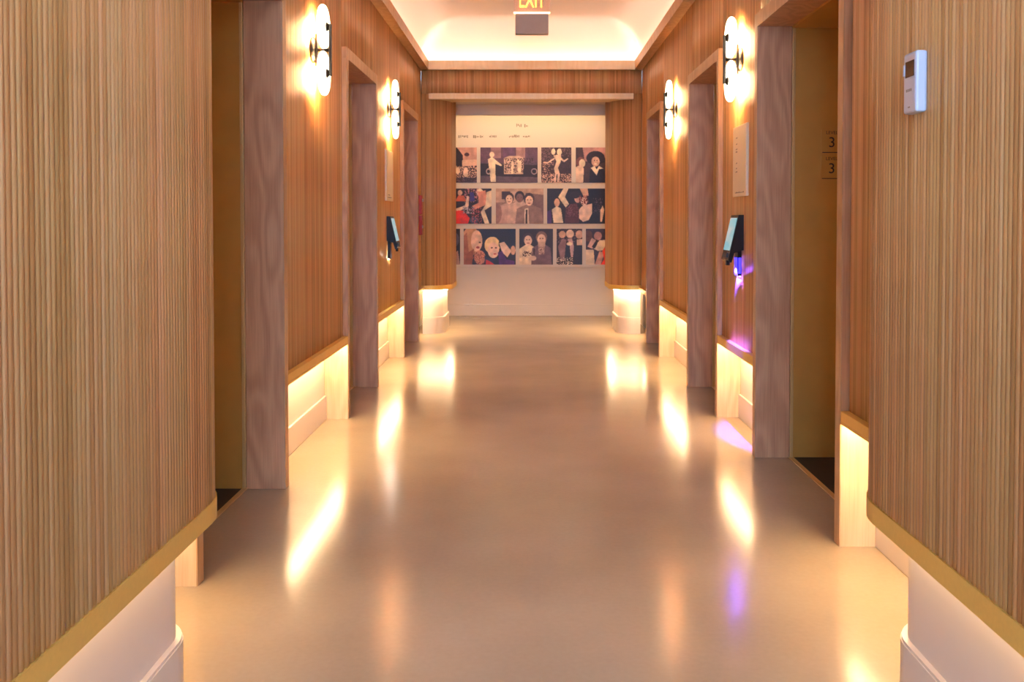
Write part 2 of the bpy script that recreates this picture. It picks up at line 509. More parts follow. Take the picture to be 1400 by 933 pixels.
# ------------------------------------------------------------------ lift entrances
def entrance(s, i):
    a, q = PORT[s][i]; c = CX[s]
    y0, y1 = a + POST, q
    lab = {(-1, 0): 'oak-framed lift entrance opposite the floor number plates',
           (1, 0): 'oak-framed lift entrance with 3 number plates on its metal jamb',
           (-1, 1): 'oak-framed lift entrance between two sconces, facing the wall with the blue-lit kiosk',
           (1, 1): 'oak-framed lift entrance beyond the kiosk with blue light',
           (-1, 2): 'oak-framed lift entrance next to red fire alarm and picture alcove',
           (1, 2): 'oak-framed lift entrance beside picture alcove, opposite the red fire alarm'}[(s, i)]
    t = thing('lift_entrance', lab, 'lift entrance', 'lift entrances', loc=(s * c, (y0 + y1) / 2, 0))
    ym = (y0 + y1) / 2
    def P(name, dims, mat, bev=0.0, par=None):
        l0, l1, ya, yb, z0, z1 = dims
        return boxo(name, (s * l0, s * l1, ya - ym, yb - ym, z0, z1), mat, par or t, bev)
    # wooden posts and head (front edge is the casing, the flat side is the reveal)
    for ya, yb in ((a, y0), (y1, y1 + POST)):
        P('post', (0.004, 0.18, ya, yb, 0, DOOR_IN), M['veneer'], 0.002)
        P('casing_strip', (0.0, 0.0045, ya, yb, 0, DOOR_OUT), M['casing'])
        fy = (ya - 0.0012, ya) if ya == a else (yb, yb + 0.0012)
        P('leg_lit_face', (0.0045, 0.1485, fy[0], fy[1], 0, 0.46), M['leg_lit'])  # thin paler face added where the LED light falls on the post
    P('head', (0.004, 0.18, a, y1 + POST, DOOR_IN, DOOR_OUT), M['veneer'], 0.002)
    P('casing_strip', (0.0, 0.0045, y0, y1, DOOR_IN, DOOR_OUT), M['casing'])
    # metal frame deeper in
    for ya, yb, bya, byb in ((a, y0 + 0.008, y0, y0 + 0.014), (y1 - 0.008, y1 + POST, y1 - 0.014, y1)):
        j = P('metal_jamb', (0.196, 0.60, ya, yb, 0, DOOR_IN - 0.01), M['bronze'])
        P('bead', (0.180, 0.196, bya, byb, 0, DOOR_IN), M['bronze_edge'], 0.002, None)
    P('metal_head', (0.18, 0.60, a, y1 + POST, DOOR_IN - 0.01, DOOR_OUT), M['bronze'])
    P('sill', (0.176, 0.20, y0, y1, 0.0, 0.005), M['bronze_edge'])
    P('lift_floor', (0.20, 0.60, y0, y1, 0.0, 0.004), M['darkfloor'])
    for k in (0, 1):
        ya = y0 + (y1 - y0) * k / 2; yb = ya + (y1 - y0) / 2
        P('door_leaf', (0.56, 0.60, ya + 0.003, yb - 0.003, 0.006, DOOR_IN - 0.012), M['bronze'])
    P('back_panel', (0.60, 0.63, a, y1 + POST, 0.0, DOOR_OUT), M['bronze'])
    return t
ENT = {(s, i): entrance(s, i) for s in (-1, 1) for i in range(3)}

# ------------------------------------------------------------------ reeded wall panels between and above the entrances
def flat_path(s, y0, y1, lat):
    return Path([(s * lat, y0), (s * lat, y1)], [(-s, 0), (-s, 0)])

def bay(s, y0, y1, label, single, led=True):
    c = CX[s]; BT0, BT1 = 0.471, 0.521
    t = thing('reeded_panel', label, 'wall panel', 'reeded wall panels')
    lat = c + 0.03 + SD
    boxo('backing', (s * lat, s * (lat + 0.03), y0, y1, BT1, LEDGE), M['groove'], t)
    pth = flat_path(s, y0, y1, lat)
    if single: slat_objects(pth, BT1, LEDGE, t)
    else: slat_stuff(pth, BT1, LEDGE, t)
    boxo('ledge_trim', (s * (c + 0.001), s * (c + 0.149), y0, y1, BT0 + 0.012, BT1), M['brass'], t, 0.002)
    boxo('led_strip', (s * (c + 0.035), s * (c + 0.055), y0 + 0.02, y1 - 0.02, BT0 + 0.006, BT0 + 0.012), M['toe'], t)
    bm = bmesh.new()
    box(bm, s * (c + 0.001), s * (c + 0.012), y0, y1, BT0, BT0 + 0.012)
    obj('trim_lip', bm, M['brass'], t)
    return t

for s in (-1, 1):
    P = PORT[s]
    lab = {(-1, 0): 'reeded oak wall panel wedged behind the column opposite the thermostat',
           (1, 0): 'narrow reeded oak wall panel just past the thermostat column',
           (-1, 1): 'wide reeded oak wall panel holding only a sconce',
           (1, 1): 'reeded oak wall panel washed purple under the kiosk',
           (-1, 2): 'reeded oak wall panel with notice and white-lit kiosk',
           (1, 2): 'reeded oak wall panel with sconce and nothing below it',
           (-1, 3): 'narrow reeded oak wall panel carrying the red fire alarm',
           (1, 3): 'narrow reeded oak wall panel by alcove, opposite red fire alarm'}
    ys = [(2.65, P[0][0]), (P[0][1] + POST, P[1][0]), (P[1][1] + POST, P[2][0]), (P[2][1] + POST, Y_END + 0.0)]
    for i, (a, q) in enumerate(ys):
        bay(s, a + 0.0015, q - 0.0015, lab[(s, i)], single=i in (0, 1))
    for i, (a, q) in enumerate(P):
        t = thing('overdoor_panel', 'short reeded oak panel above the lift entrance ' +
                  {(-1, 0): 'opposite the number plates', (1, 0): 'with number plates', (-1, 1): 'facing the blue-lit kiosk wall',
                   (1, 1): 'beyond the blue-lit kiosk', (-1, 2): 'next to red fire alarm', (1, 2): 'opposite the red fire alarm'}[(s, i)],
                  'wall panel', 'panels above the lift entrances')
        lat = CX[s] + 0.03 + SD
        boxo('backing', (s * lat, s * (lat + 0.03), a, q + POST, DOOR_OUT, LEDGE), M['groove'], t)
        slat_stuff(flat_path(s, a, q + POST, lat), DOOR_OUT, LEDGE, t)

# ------------------------------------------------------------------ round-ended columns
R = 0.25
def near_col_path(s, y0, yc, a, wall):
    pts = [(a, y0), (a, yc)]; nr = [(-1, 0), (-1, 0)]
    for k in range(1, 13):
        t = k / 12 * PI / 2
        pts.append((a + R - R * math.cos(t), yc + R * math.sin(t))); nr.append((-math.cos(t), math.sin(t)))
    pts.append((wall, yc + R)); nr.append((0, 1))
    return Path([(s * x, y) for x, y in pts], [(s * x, y) for x, y in nr])

def end_col_path(s, yn, yf, a, wall):
    pts = [(wall, yn), (a + R, yn)]; nr = [(0, -1), (0, -1)]
    for k in range(1, 13):
        t = PI / 2 - k / 12 * PI / 2
        pts.append((a + R - R * math.cos(t), yn + R - R * math.sin(t))); nr.append((-math.cos(t), -math.sin(t)))
    pts.append((a, yf - R)); nr.append((-1, 0))
    for k in range(1, 13):
        t = k / 12 * PI / 2
        pts.append((a + R - R * math.cos(t), yf - R + R * math.sin(t))); nr.append((-math.cos(t), math.sin(t)))
    pts.append((wall, yf)); nr.append((0, 1))
    return Path([(s * x, y) for x, y in pts], [(s * x, y) for x, y in nr])

def column(path, label, single, ztop, trimmat, led):
    t = thing('reeded_column', label, 'column', 'round-ended reeded columns')
    obj('backing', sweep(path, -0.05, -SD, TRIM1, ztop), M['groove'], t)
    base = Path([p - n * SD for p, n in zip(path.p, path.n)], path.n)
    if single: slat_objects(base, TRIM1, ztop, t)
    else: slat_stuff(base, TRIM1, ztop, t)
    obj('trim_band', sweep(path, -0.12, 0.004, TRIM0, TRIM1), trimmat, t)
    obj('led_strip', sweep(path, -0.055, -0.035, TRIM0 - 0.006, TRIM0), led, t)
    obj('base', sweep(path, -0.14, -0.10, 0, TRIM0), M['base'], t, smooth=False)
    bb = obj('baseboard', sweep(path, -0.10, -0.082, 0, 0.172), M['base'], t)
    obj('baseboard_bead', sweep(path, -0.10, -0.085, 0.172, 0.180), M['base'], bb)
    return t

for s in (-1, 1):
    wall = CX[s] + 0.03
    column(near_col_path(s, 0.55, 2.37, COL[s], wall),
           'reeded oak column with round end and brass band, ' + ('carrying the white thermostat' if s > 0 else 'bare, opposite the thermostat'),
           True, LEDGE, M['brass'], M['toecol'])
    column(end_col_path(s, Y_END, 11.25, COL[s] + (0.042 if s < 0 else 0.016), wall),
           'round-cornered reeded oak column flanking the picture wall, ' + ('beside the red fire alarm' if s < 0 else 'across from the red fire alarm'),
           False, 2.60, M['brass'], M['toe'])

# header over the alcove
t = thing('header_beam', 'reeded oak header beam over the picture alcove', 'beam')
hp = Path([(-CX[-1] - 0.03, Y_END), (CX[1] + 0.03, Y_END)], [(0, -1), (0, -1)])
boxo('backing', (-CX[-1] - 0.03, CX[1] + 0.03, Y_END + SD, Y_END + 0.2, 2.60, LEDGE), M['groove'], t)
slat_stuff(Path([(p.x, p.y + SD) for p in hp.p], hp.n), 2.60, LEDGE, t)
boxo('maple_edge', (-1.07, 1.12, Y_END - 0.05, Y_END + 0.22, 2.535, 2.598), M['maple'], t, 0.003)

# ------------------------------------------------------------------ sconces
def sconce(s, y, z, label):
    lat = CX[s] + 0.03
    t = thing('wall_sconce', label, 'wall lamp', 'twin disc sconces', loc=(s * lat, y, z))
    ax = (-s, 0, 0)
    bm = bmesh.new(); lathe(bm, [(0, -0.002), (0.068, -0.002), (0.068, 0.010), (0.056, 0.017), (0.0, 0.017)], (0, 0, 0), ax)
    obj('canopy', bm, M['black'], t, True)
    bm = bmesh.new(); lathe(bm, [(0, 0.026), (0.010, 0.026), (0.010, 0.016), (0.0, 0.016)], (0, 0, 0), ax)
    obj('stem_collar', bm, M['black'], t, True)
    bm = bmesh.new(); tube(bm, (-s * 0.012, 0, 0), (-s * 0.095, 0, 0), 0.010)
    obj('arm', bm, M['black'], t, True)
    bm = bmesh.new(); box(bm, -s * 0.088, -s * 0.103, -0.010, 0.010, -0.138, 0.138, 0.003)
    fb = obj('front_bar', bm, M['black'], t)
    bm = bmesh.new(); box(bm, -s * 0.016, -s * 0.030, -0.010, 0.010, -0.085, 0.085, 0.003)
    obj('rear_bar', bm, M['black'], t)
    for k in (-1, 1):
        zc = k * 0.124
        bm = bmesh.new()
        prof = [(0, 0.045)] + [(0.103 + 0.015 * math.cos(q), 0.060 + 0.015 * math.sin(q)) for q in [(-PI / 2) + PI * j / 8 for j in range(9)]] + [(0, 0.075)]
        lathe(bm, prof, (0, 0, zc), ax, 40)
        d = obj('glass_disc', bm, M['glass'], t, True)
        bm = bmesh.new(); lathe(bm, [(0, 0.0425), (0.080, 0.0425), (0.080, 0.0452), (0, 0.0452)], (0, 0, zc), ax, 28)
        obj('added_back_emitter', bm, M['sback'], d)  # unseen emitter added behind the disc to brighten the wall
        bm = bmesh.new(); lathe(bm, [(0, 0.0745), (0.026, 0.0745), (0.021, 0.083), (0.010, 0.092), (0.0, 0.092)], (0, 0, zc), ax, 20)
        obj('knob', bm, M['black'], fb, True)
    return t
sconce(-1, 5.11, 2.155, 'black sconce with two opal glass discs on the panel holding only a lamp')
sconce(-1, 7.85, 2.155, 'black twin-disc sconce above the notice beside white-lit kiosk')
sconce(1, 5.47, 2.165, 'black twin-disc sconce above the notice beside blue-lit kiosk')
sconce(1, 7.87, 2.155, 'black twin-disc sconce on panel with nothing below it')

# ------------------------------------------------------------------ notices on the panels
def scribble(bm, s, lat, y, z, length, horizontal=True, hgt=0.008, rng=random):
    """a broken row of tiny dark dashes (unreadable print)"""
    p = y
    while p < y + length:
        wd = rng.uniform(0.004, 0.012)
        h = hgt * rng.uniform(0.5, 1.0)
        box(bm, s * lat, s * (lat - 0.0006), p, min(p + wd, y + length), z, z + h)
        p += wd + rng.uniform(0.003, 0.008)

def notice(s, y, z0, z1, wdt, label, marks):
    lat = CX[s] + 0.03
    t = thing('wall_notice', label, 'notice', 'cream notices below the sconces', loc=(s * lat, y, z0))
    boxo('board', (0, -s * 0.016, -wdt / 2, wdt / 2, 0, z1 - z0), M['cream'], t, 0.003)
    if marks:
        bm = bmesh.new()
        for zz, yy, ln in marks:
            scribble(bm, s, -0.0160, yy, zz, ln)
        obj('print', bm, M['paleink'], t)['kind'] = 'stuff'
    return t
notice(1, 5.43, 1.38, 1.785, 0.34, 'cream notice with small dark print above the blue-lit kiosk',
       [(0.335, 0.05, 0.04), (0.30, 0.055, 0.03), (0.27, 0.05, 0.04), (0.255, 0.05, 0.04), (0.19, 0.055, 0.03), (0.16, 0.055, 0.03), (0.14, 0.05, 0.045), (0.02, -0.12, 0.22)])
notice(-1, 7.83, 1.40, 1.815, 0.36, 'cream notice above the white-lit kiosk', [(0.025, -0.12, 0.20), (0.045, -0.12, 0.12)])

# ------------------------------------------------------------------ lift call kiosks (tilted tablet over a card reader)
def kiosk(s, y, label, ledmat, reader_mat, watts, lcol, z=1.0):
    lat = CX[s] + 0.03
    t = thing('call_kiosk', label, 'kiosk', 'lift call kiosks', loc=(s * lat, y, z))
    def q(d, zz): return (-s * d, zz)
    # wedge body, side outline in (distance from wall, height)
    out = [(0.0, 0.275), (0.030, 0.275), (0.088, 0.020), (0.068, 0.004), (0.052, 0.060), (0.0, 0.075)]
    bm = bmesh.new(); prism(bm, [(-s * d, -0.095, zz) for d, zz in out], (0, 0.19, 0))
    obj('body', bm, M['bplastic'], t)
    # screen lies in the sloping face
    a, c = Vector((0.0305, 0.273)), Vector((0.0875, 0.022))
    def on(u): return a.lerp(c, u)
    n = Vector((c.y - a.y, a.x - c.x)); n = -n.normalized() if n.x > 0 else n.normalized()
    n = Vector((abs(n.x), abs(n.y)))
    p0, p1 = on(0.06) + n * 0.0005, on(0.80) + n * 0.0005
    bm = bmesh.new()
    prism(bm, [(-s * p0.x, -0.085, p0.y), (-s * p1.x, -0.085, p1.y), (-s * p1.x, 0.085, p1.y), (-s * p0.x, 0.085, p0.y)], (-s * n.x * 0.002, 0, n.y * 0.002))
    obj('screen', bm, M['screen'], t)
    p0, p1 = on(0.86) + n * 0.0005, on(0.96) + n * 0.0005
    bm = bmesh.new()
    prism(bm, [(-s * p0.x, -0.05, p0.y), (-s * p1.x, -0.05, p1.y), (-s * p1.x, 0.05, p1.y), (-s * p0.x, 0.05, p0.y)], (-s * n.x * 0.006, 0, n.y * 0.006))
    obj('keypad', bm, M['black'], t)
    r = boxo('reader', (0, -s * 0.022, -0.045, 0.045, -0.075, 0.078), M['bplastic'], t, 0.003)
    boxo('reader_light', (-s * 0.0222, -s * 0.0235, -0.036, 0.036, -0.06, 0.03), reader_mat, r)
    boxo('side_light', (-s * 0.004, -s * 0.018, -0.0475, -0.0452, -0.06, 0.03), reader_mat, r)
    boxo('led_strip', (-s * 0.003, -s * 0.012, -0.040, 0.040, -0.0754, -0.0748), ledmat, r)
    boxo('added_lamp_pod', (-s * 0.062, -s * 0.082, -0.02, 0.02, -0.014, 0.016), M['bplastic'], t, 0.002)  # pod added under the tablet to carry the spot for the wall wash
    ld = bpy.data.lights.new('reader_lamp', 'SPOT')
    ld.energy, ld.color, ld.spot_size, ld.spot_blend, ld.shadow_soft_size = watts, lcol, math.radians(84), 0.30, 0.010
    lo = bpy.data.objects.new('reader_lamp', ld); C.objects.link(lo); lo.parent = r
    lo.location = (-s * 0.072, 0, -0.022); lo.rotation_euler = (0, -s * math.radians(37), 0)
    return t
kiosk(1, 5.47, 'black lift kiosk with tilted screen and blue glowing reader', M['blue'], M['bluedim'], 85.0, (0.07, 0.04, 1.0))
kiosk(-1, 7.83, 'black lift kiosk with tilted screen and white glowing reader', M['wled'], M['bplastic'], 0.9, (1.0, 0.9, 0.7))

# ------------------------------------------------------------------ floor number plates on the metal jamb of the lift beside the thermostat column
def text_mesh(body, size, extrude=0.0005):
    cu = bpy.data.curves.new('text', 'FONT'); cu.body = body; cu.size = size; cu.extrude = extrude
    cu.align_x = 'CENTER'; cu.align_y = 'CENTER'
    to = bpy.data.objects.new('text', cu); C.objects.link(to)
    bpy.context.view_layer.update()
    me = bpy.data.meshes.new_from_object(to.evaluated_get(bpy.context.evaluated_depsgraph_get()))
    bpy.data.objects.remove(to); bpy.data.curves.remove(cu)
    me.materials.clear()
    return me
yj = PORT[1][0][1] - 0.008
for k, z in enumerate((1.655, 1.520)):
    t = thing('number_plate', ('upper' if k == 0 else 'lower') + ' bronze lift jamb plate reading level 3', 'sign', 'level plates on the lift jamb', loc=(1.572, yj, z))
    boxo('plate', (-0.055, 0.055, -0.003, 0, -0.062, 0.062), M['bronze'], t, 0.001)
    for txt, sz, zz, nm in (('3', 0.075, -0.008, 'numeral'), ('LEVEL', 0.024, 0.044, 'caption')):
        me = text_mesh(txt, sz)
        o = link(nm, me, M['ink'], t)
        o.rotation_euler = (PI / 2, 0, 0); o.location = (0, -0.0035, zz)
    boxo('rule', (-0.05, 0.05, -0.0036, -0.003, -0.060, -0.056), M['ink'], t)

# ------------------------------------------------------------------ thermostat
t = thing('thermostat', 'small white wall thermostat with dark display on reeded column', 'thermostat', loc=(COL[1], 2.115, 1.485))
boxo('body', (0.002, -0.024, -0.035, 0.035, 0, 0.135), M['wplastic'], t, 0.006)
boxo('display', (-0.0235, -0.0255, -0.026, 0.020, 0.080, 0.115), M['dscreen'], t)
bm = bmesh.new()
for k in range(4): box(bm, -0.0238, -0.0245, -0.012 + k * 0.008, -0.007 + k * 0.008, 0.048, 0.054)
for k in range(2): box(bm, -0.0238, -0.0245, -0.004 + k * 0.006, 0.000 + k * 0.006, 0.012, 0.015)
obj('lettering', bm, M['paleink'], t)['kind'] = 'stuff'
boxo('button', (-0.0235, -0.027, 0.022, 0.030, 0.085, 0.110), M['wplastic'], t, 0.001)

# ------------------------------------------------------------------ fire alarm
lat = CX[-1] + 0.03
t = thing('fire_alarm_strobe', 'red fire alarm strobe with white lens above the pull station', 'fire alarm', loc=(-lat, 10.02, 1.30))
boxo('body', (0, 0.034, -0.055, 0.055, 0, 0.20), M['red'], t, 0.004)
boxo('lens', (0.034, 0.048, -0.022, 0.022, 0.135, 0.165), M['wplastic'], t, 0.004)
t = thing('fire_pull_station', 'red fire alarm pull station under the strobe', 'fire alarm', loc=(-lat, 10.02, 1.085))
boxo('body', (0, 0.036, -0.05, 0.05, 0, 0.205), M['red'], t, 0.004)
boxo('pull_handle', (0.036, 0.044, -0.035, 0.035, 0.07, 0.10), M['wplastic'], t, 0.002)

# ------------------------------------------------------------------ exit sign
t = thing('exit_sign', 'ceiling-hung edge-lit EXIT sign with grey metal box', 'exit sign', loc=(0.025, 7.9, 2.775))
boxo('housing', (-0.137, 0.137, -0.03, 0.03, 0, 0.165), M['grey'], t, 0.006)
boxo('glow_strip', (-0.150, 0.150, -0.012, 0.012, 0.172, 0.186), M['exitglow'], t, 0.002)
boxo('strip_seat', (-0.135, 0.135, -0.010, 0.010, 0.163, 0.173), M['wplastic'], t)
boxo('acrylic_panel', (-0.148, 0.148, -0.004, 0.004, 0.186, 0.40), M['acrylic'], t)
me = text_mesh('EXIT', 0.205, 0.002)
o = link('lettering', me, M['exit'], t); o.rotation_euler = (PI / 2, 0, 0); o.location = (0, -0.007, 0.285)
for v in me.vertices: v.co.x *= 0.52
for k in (-1, 1):
    bm = bmesh.new(); tube(bm, (k * 0.12, 0, 0.39), (k * 0.12, 0, Z_F - 2.775), 0.004)
    obj('hanger', bm, M['grey'], t)

# ------------------------------------------------------------------ picture wall
ZM0, ZM1, YB = 0.636, 2.62, Y_MURAL - 0.08
mb = thing('picture_board', 'white board carrying the rows of party photographs', 'board', loc=(0.03, YB, ZM0))
boxo('board', (-1.1, 1.1, 0, 0.08, 0, ZM1 - ZM0), M['white'], mb, 0.003)
K = (YB) / F_PX
def wx(px): return (px - 723) * K
def wz(py): return CAM_H + (300 - py) * K
rng = random.Random(3)
bm = bmesh.new()
def strokes(x0, x1, y0, y1):
    x = x0
    while x < x1:
        a = rng.uniform(0.6, 2.0)
        h = rng.uniform(0.4, 1.0) * (y1 - y0)
        c = (y0 + y1) / 2 + rng.uniform(-0.6, 0.6)
        box(bm, wx(x) - 0.03, wx(min(x + a, x1)) - 0.03, -0.0008, 0.0, wz(c + h / 2) - ZM0, wz(c - h / 2) - ZM0)
        x += a + rng.uniform(0.3, 1.1)
strokes(706, 713, 169, 175); strokes(717, 722, 170, 175)
for a, q in ((627, 640), (647, 661), (669, 679), (696, 710), (715, 725)): strokes(a, q, 185, 189)
obj('lettering', bm, M['paleink'], mb)['kind'] = 'stuff'

# the photographs are flat prints: colour per mesh cell
def srgb(c):
    c = np.asarray(c, float) / 255
    return np.where(c <= 0.04045, c / 12.92, ((c + 0.055) / 1.055) ** 2.4)

def raster(wpx, hpx, bg, prims, seed, grain=14):
    ss = 2
    W, H = max(8, int(wpx * ss)), max(8, int(hpx * ss))
    yy, xx = np.mgrid[0:H, 0:W]
    u, v = (xx + 0.5) / W, (yy + 0.5) / H
    img = np.zeros((H, W, 3)) + np.array(bg, float)
    asp = wpx / hpx
    for p in prims:
        col = np.array(p[-1], float)
        if p[0] == 'e':
            _, cx, cy, rx, ry, _c = p
            mk = ((u - cx) * asp / rx) ** 2 + ((v - cy) / ry) ** 2 < 1
        elif p[0] == 'p':
            pts = p[1]; mk = np.zeros((H, W), bool)
            for i in range(len(pts)):
                (xa, ya), (xb, yb) = pts[i], pts[i - 1]
                cr = ((ya > v) != (yb > v)) & (u < (xb - xa) * (v - ya) / ((yb - ya) + 1e-9) + xa)
                mk ^= cr
        else:  # speckle inside a rectangle
            _, x0, y0, x1, y1, dens, _c = p
            rg = np.random.RandomState(seed + int(x0 * 100))
            sm = rg.rand(H // 2 + 1, W // 2 + 1)
            sm = np.kron(sm, np.ones((2, 2)))[:H, :W]
            mk = (sm < dens) & (u > x0) & (u < x1) & (v > y0) & (v < y1)
        img[mk] = col
    img += np.random.RandomState(seed).randn(H, W, 1) * grain * 0.5
    lo = np.random.RandomState(seed + 5).rand(H // 8 + 2, W // 8 + 2, 1); lo = np.kron(lo, np.ones((8, 8, 1)))[:H, :W]
    for _ in range(4):
        lo = (lo + np.roll(lo, 2, 0) + np.roll(lo, -2, 0) + np.roll(lo, 2, 1) + np.roll(lo, -2, 1)) / 5
    img = img * (0.86 + 0.26 * lo)
    # soften a little
    pd = np.pad(img, ((1, 1), (1, 1), (0, 0)), mode='edge')
    img = (pd[1:-1, 1:-1] * 2 + pd[:-2, 1:-1] + pd[2:, 1:-1] + pd[1:-1, :-2] + pd[1:-1, 2:]) / 6
    return np.clip(img, 2, 255)

def photo(px0, px1, py0, py1, bg, prims, label, seed):
    img = raster(px1 - px0, py1 - py0, bg, prims, seed)
    H, W = img.shape[:2]
    x0, x1, z0, z1 = wx(px0), wx(px1), wz(py1), wz(py0)
    t = thing('photo_print', label, 'photograph', 'party photographs on the picture wall', loc=((x0 + x1) / 2, YB - 0.001, z0))
    hw, hh = (x1 - x0) / 2, z1 - z0
    boxo('backing_card', (-hw, hw, -0.004, 0.0, 0, hh), M['ink'], t)
    vs = [(-hw + 2 * hw * i / W, -0.0045, hh * (1 - j / H)) for j in range(H + 1) for i in range(W + 1)]
    fs = [(j * (W + 1) + i, (j + 1) * (W + 1) + i, (j + 1) * (W + 1) + i + 1, j * (W + 1) + i + 1) for j in range(H) for i in range(W)]
    me = bpy.data.meshes.new('print'); me.from_pydata(vs, [], fs); me.update()
    ca = me.color_attributes.new('print', 'FLOAT_COLOR', 'CORNER')
    lin = srgb(img.reshape(-1, 3))
    buf = np.ones((H * W, 4, 4), np.float32); buf[:, :, :3] = lin[:, None, :]
    ca.data.foreach_set('color', buf.ravel())
    link('print', me, M['print'], t)

def person(cx, top, sc, skin, hair, cloth, wide=1.0):
    """head, hair and shoulders of an anonymous figure"""
    r = 0.13 * sc
    return [('e', cx, top + r * 1.05, r * 1.15, r * 1.3, hair),
            ('p', [(cx - 0.30 * sc * wide, 1.1), (cx - 0.26 * sc * wide, top + r * 3.2), (cx - 0.07 * sc, top + r * 2.3), (cx + 0.07 * sc, top + r * 2.3), (cx + 0.26 * sc * wide, top + r * 3.2), (cx + 0.30 * sc * wide, 1.1)], cloth),
            ('e', cx, top + r * 1.45, r * 0.85, r * 1.1, skin),
            ('e', cx - r * 0.28, top + r * 1.25, r * 0.13, r * 0.1, (70, 40, 40)), ('e', cx + r * 0.28, top + r * 1.25, r * 0.13, r * 0.1, (70, 40, 40)),
            ('e', cx, top + r * 2.0, r * 0.3, r * 0.1, (130, 60, 60))]

SK, SK2, PK = (236, 200, 172), (214, 168, 140), (214, 160, 140)
DK, DK2, MV, CR = (38, 22, 24), (60, 40, 44), (120, 88, 92), (238, 214, 180)
photo(612, 652, 202, 250, (205, 150, 130), [
    ('p', [(0.0, 0), (0.32, 0.0), (0.52, 0.22), (0.55, 0.55), (0, 0.55)], DK), ('e', 0.66, 0.20, 0.07, 0.05, (80, 40, 40)),
    ('p', [(0.5, 0.36), (1, 0.34), (1, 0.5), (0.5, 0.55)], (222, 178, 150)), ('p', [(0, 0.55), (1, 0.52), (1, 1), (0, 1)], DK2),
    ('s', 0.0, 0.52, 1, 0.85, 0.45, SK2), ('s', 0, 0.85, 1, 1, 0.2, MV), ('e', 0.62, 0.7, 0.07, 0.14, SK), ('e', 0.35, 0.66, 0.07, 0.1, SK)],
    'crowd photo with pale pink wall, in the row under the lettering', 11)
photo(657, 735, 202, 250, (84, 62, 74), [
    ('p', [(0, 0), (1, 0), (1, 0.42), (0, 0.45)], (96, 66, 82)), ('p', [(0.18, 0), (0.36, 0), (0.36, 0.3), (0.18, 0.3)], (150, 110, 112)),
    ('p', [(0.40, 0), (0.60, 0), (0.60, 0.32), (0.40, 0.32)], (104, 70, 98)), ('p', [(0.62, 0), (0.78, 0), (0.78, 0.35), (0.62, 0.35)], (164, 122, 118)),
    ('p', [(0, 0.46), (1, 0.5), (1, 0.85), (0, 0.8)], DK), ('p', [(0, 0.82), (1, 0.84), (1, 1), (0, 1)], (98, 74, 78)),
    ('e', 0.20, 0.20, 0.07, 0.08, SK), ('p', [(0.13, 0.34), (0.20, 0.26), (0.27, 0.36), (0.38, 0.50), (0.36, 0.53), (0.26, 0.47), (0.27, 0.98), (0.18, 0.98), (0.15, 0.6)], CR),
    ('e', 0.14, 0.68, 0.07, 0.09, (190, 160, 150)), ('e', 0.14, 0.68, 0.04, 0.05, DK),
    ('p', [(0.41, 0.30), (0.50, 0.24), (0.68, 0.24), (0.76, 0.30), (0.75, 0.76), (0.41, 0.76)], (206, 172, 150)),
    ('s', 0.42, 0.3, 0.75, 0.72, 0.38, DK2), ('p', [(0.54, 0.4), (0.58, 0.4), (0.58, 0.75), (0.54, 0.75)], CR), ('p', [(0.64, 0.34), (0.72, 0.4), (0.71, 0.72), (0.66, 0.72)], CR),
    ('s', 0.75, 0.3, 0.92, 0.48, 0.3, DK), ('e', 0.94, 0.68, 0.09, 0.09, (170, 140, 135)), ('e', 0.94, 0.68, 0.06, 0.06, DK)],
    'wide dim photo of a standing figure in white beside a pale striped stand', 12)
photo(740, 781, 202, 250, DK2, [
    ('s', 0, 0, 0.45, 0.5, 0.4, MV), ('s', 0.05, 0.4, 0.4, 0.8, 0.2, SK2), ('s', 0, 0.75, 1, 1, 0.5, SK2), ('s', 0.6, 0.0, 1, 0.25, 0.25, MV),
    ('e', 0.40, 0.12, 0.06, 0.09, CR), ('e', 0.60, 0.13, 0.07, 0.1, CR), ('p', [(0.40, 0.22), (0.66, 0.20), (0.64, 0.42), (0.56, 0.58), (0.62, 0.75), (0.58, 0.98), (0.42, 0.98), (0.46, 0.75), (0.42, 0.6), (0.50, 0.40)], SK),
    ('p', [(0.45, 0.28), (0.44, 0.34), (0.20, 0.46), (0.06, 0.44), (0.06, 0.41), (0.2, 0.42)], SK), ('p', [(0.64, 0.26), (0.76, 0.36), (0.88, 0.30), (0.90, 0.33), (0.76, 0.42), (0.62, 0.34)], SK),
    ('p', [(0.51, 0.76), (0.54, 0.76), (0.52, 0.98), (0.49, 0.98)], DK)],
    'upright photo of a pale dancing figure with arms spread', 13)
photo(787, 838, 202, 250, (70, 46, 46), [
    ('p', [(0.18, 0), (0.85, 0), (0.85, 0.36), (0.24, 0.4)], (190, 136, 130)), ('e', 0.53, 0.30, 0.26, 0.20, DK), ('e', 0.70, 0.36, 0.12, 0.08, DK),
    ('e', 0.13, 0.42, 0.13, 0.15, (120, 70, 60)), ('e', 0.17, 0.45, 0.09, 0.12, CR), ('p', [(0, 0.56), (0.14, 0.48), (0.22, 0.6), (0.20, 1), (0, 1)], SK),
    ('p', [(0.36, 1), (0.38, 0.66), (0.5, 0.55), (0.66, 0.55), (0.80, 0.66), (0.84, 1)], (28, 18, 30)), ('e', 0.53, 0.40, 0.12, 0.14, SK2),
    ('p', [(0.40, 0.58), (0.5, 0.52), (0.56, 0.62), (0.62, 0.52), (0.74, 0.60), (0.62, 0.62), (0.56, 0.80)], CR),
    ('e', 0.50, 0.37, 0.014, 0.012, DK), ('e', 0.57, 0.37, 0.014, 0.012, DK), ('e', 0.535, 0.47, 0.05, 0.02, CR), ('p', [(0.84, 0.4), (1, 0.4), (1, 1), (0.84, 1)], (90, 60, 60))],
    'photo of a smiling figure with big dark hair and open white collar', 14)
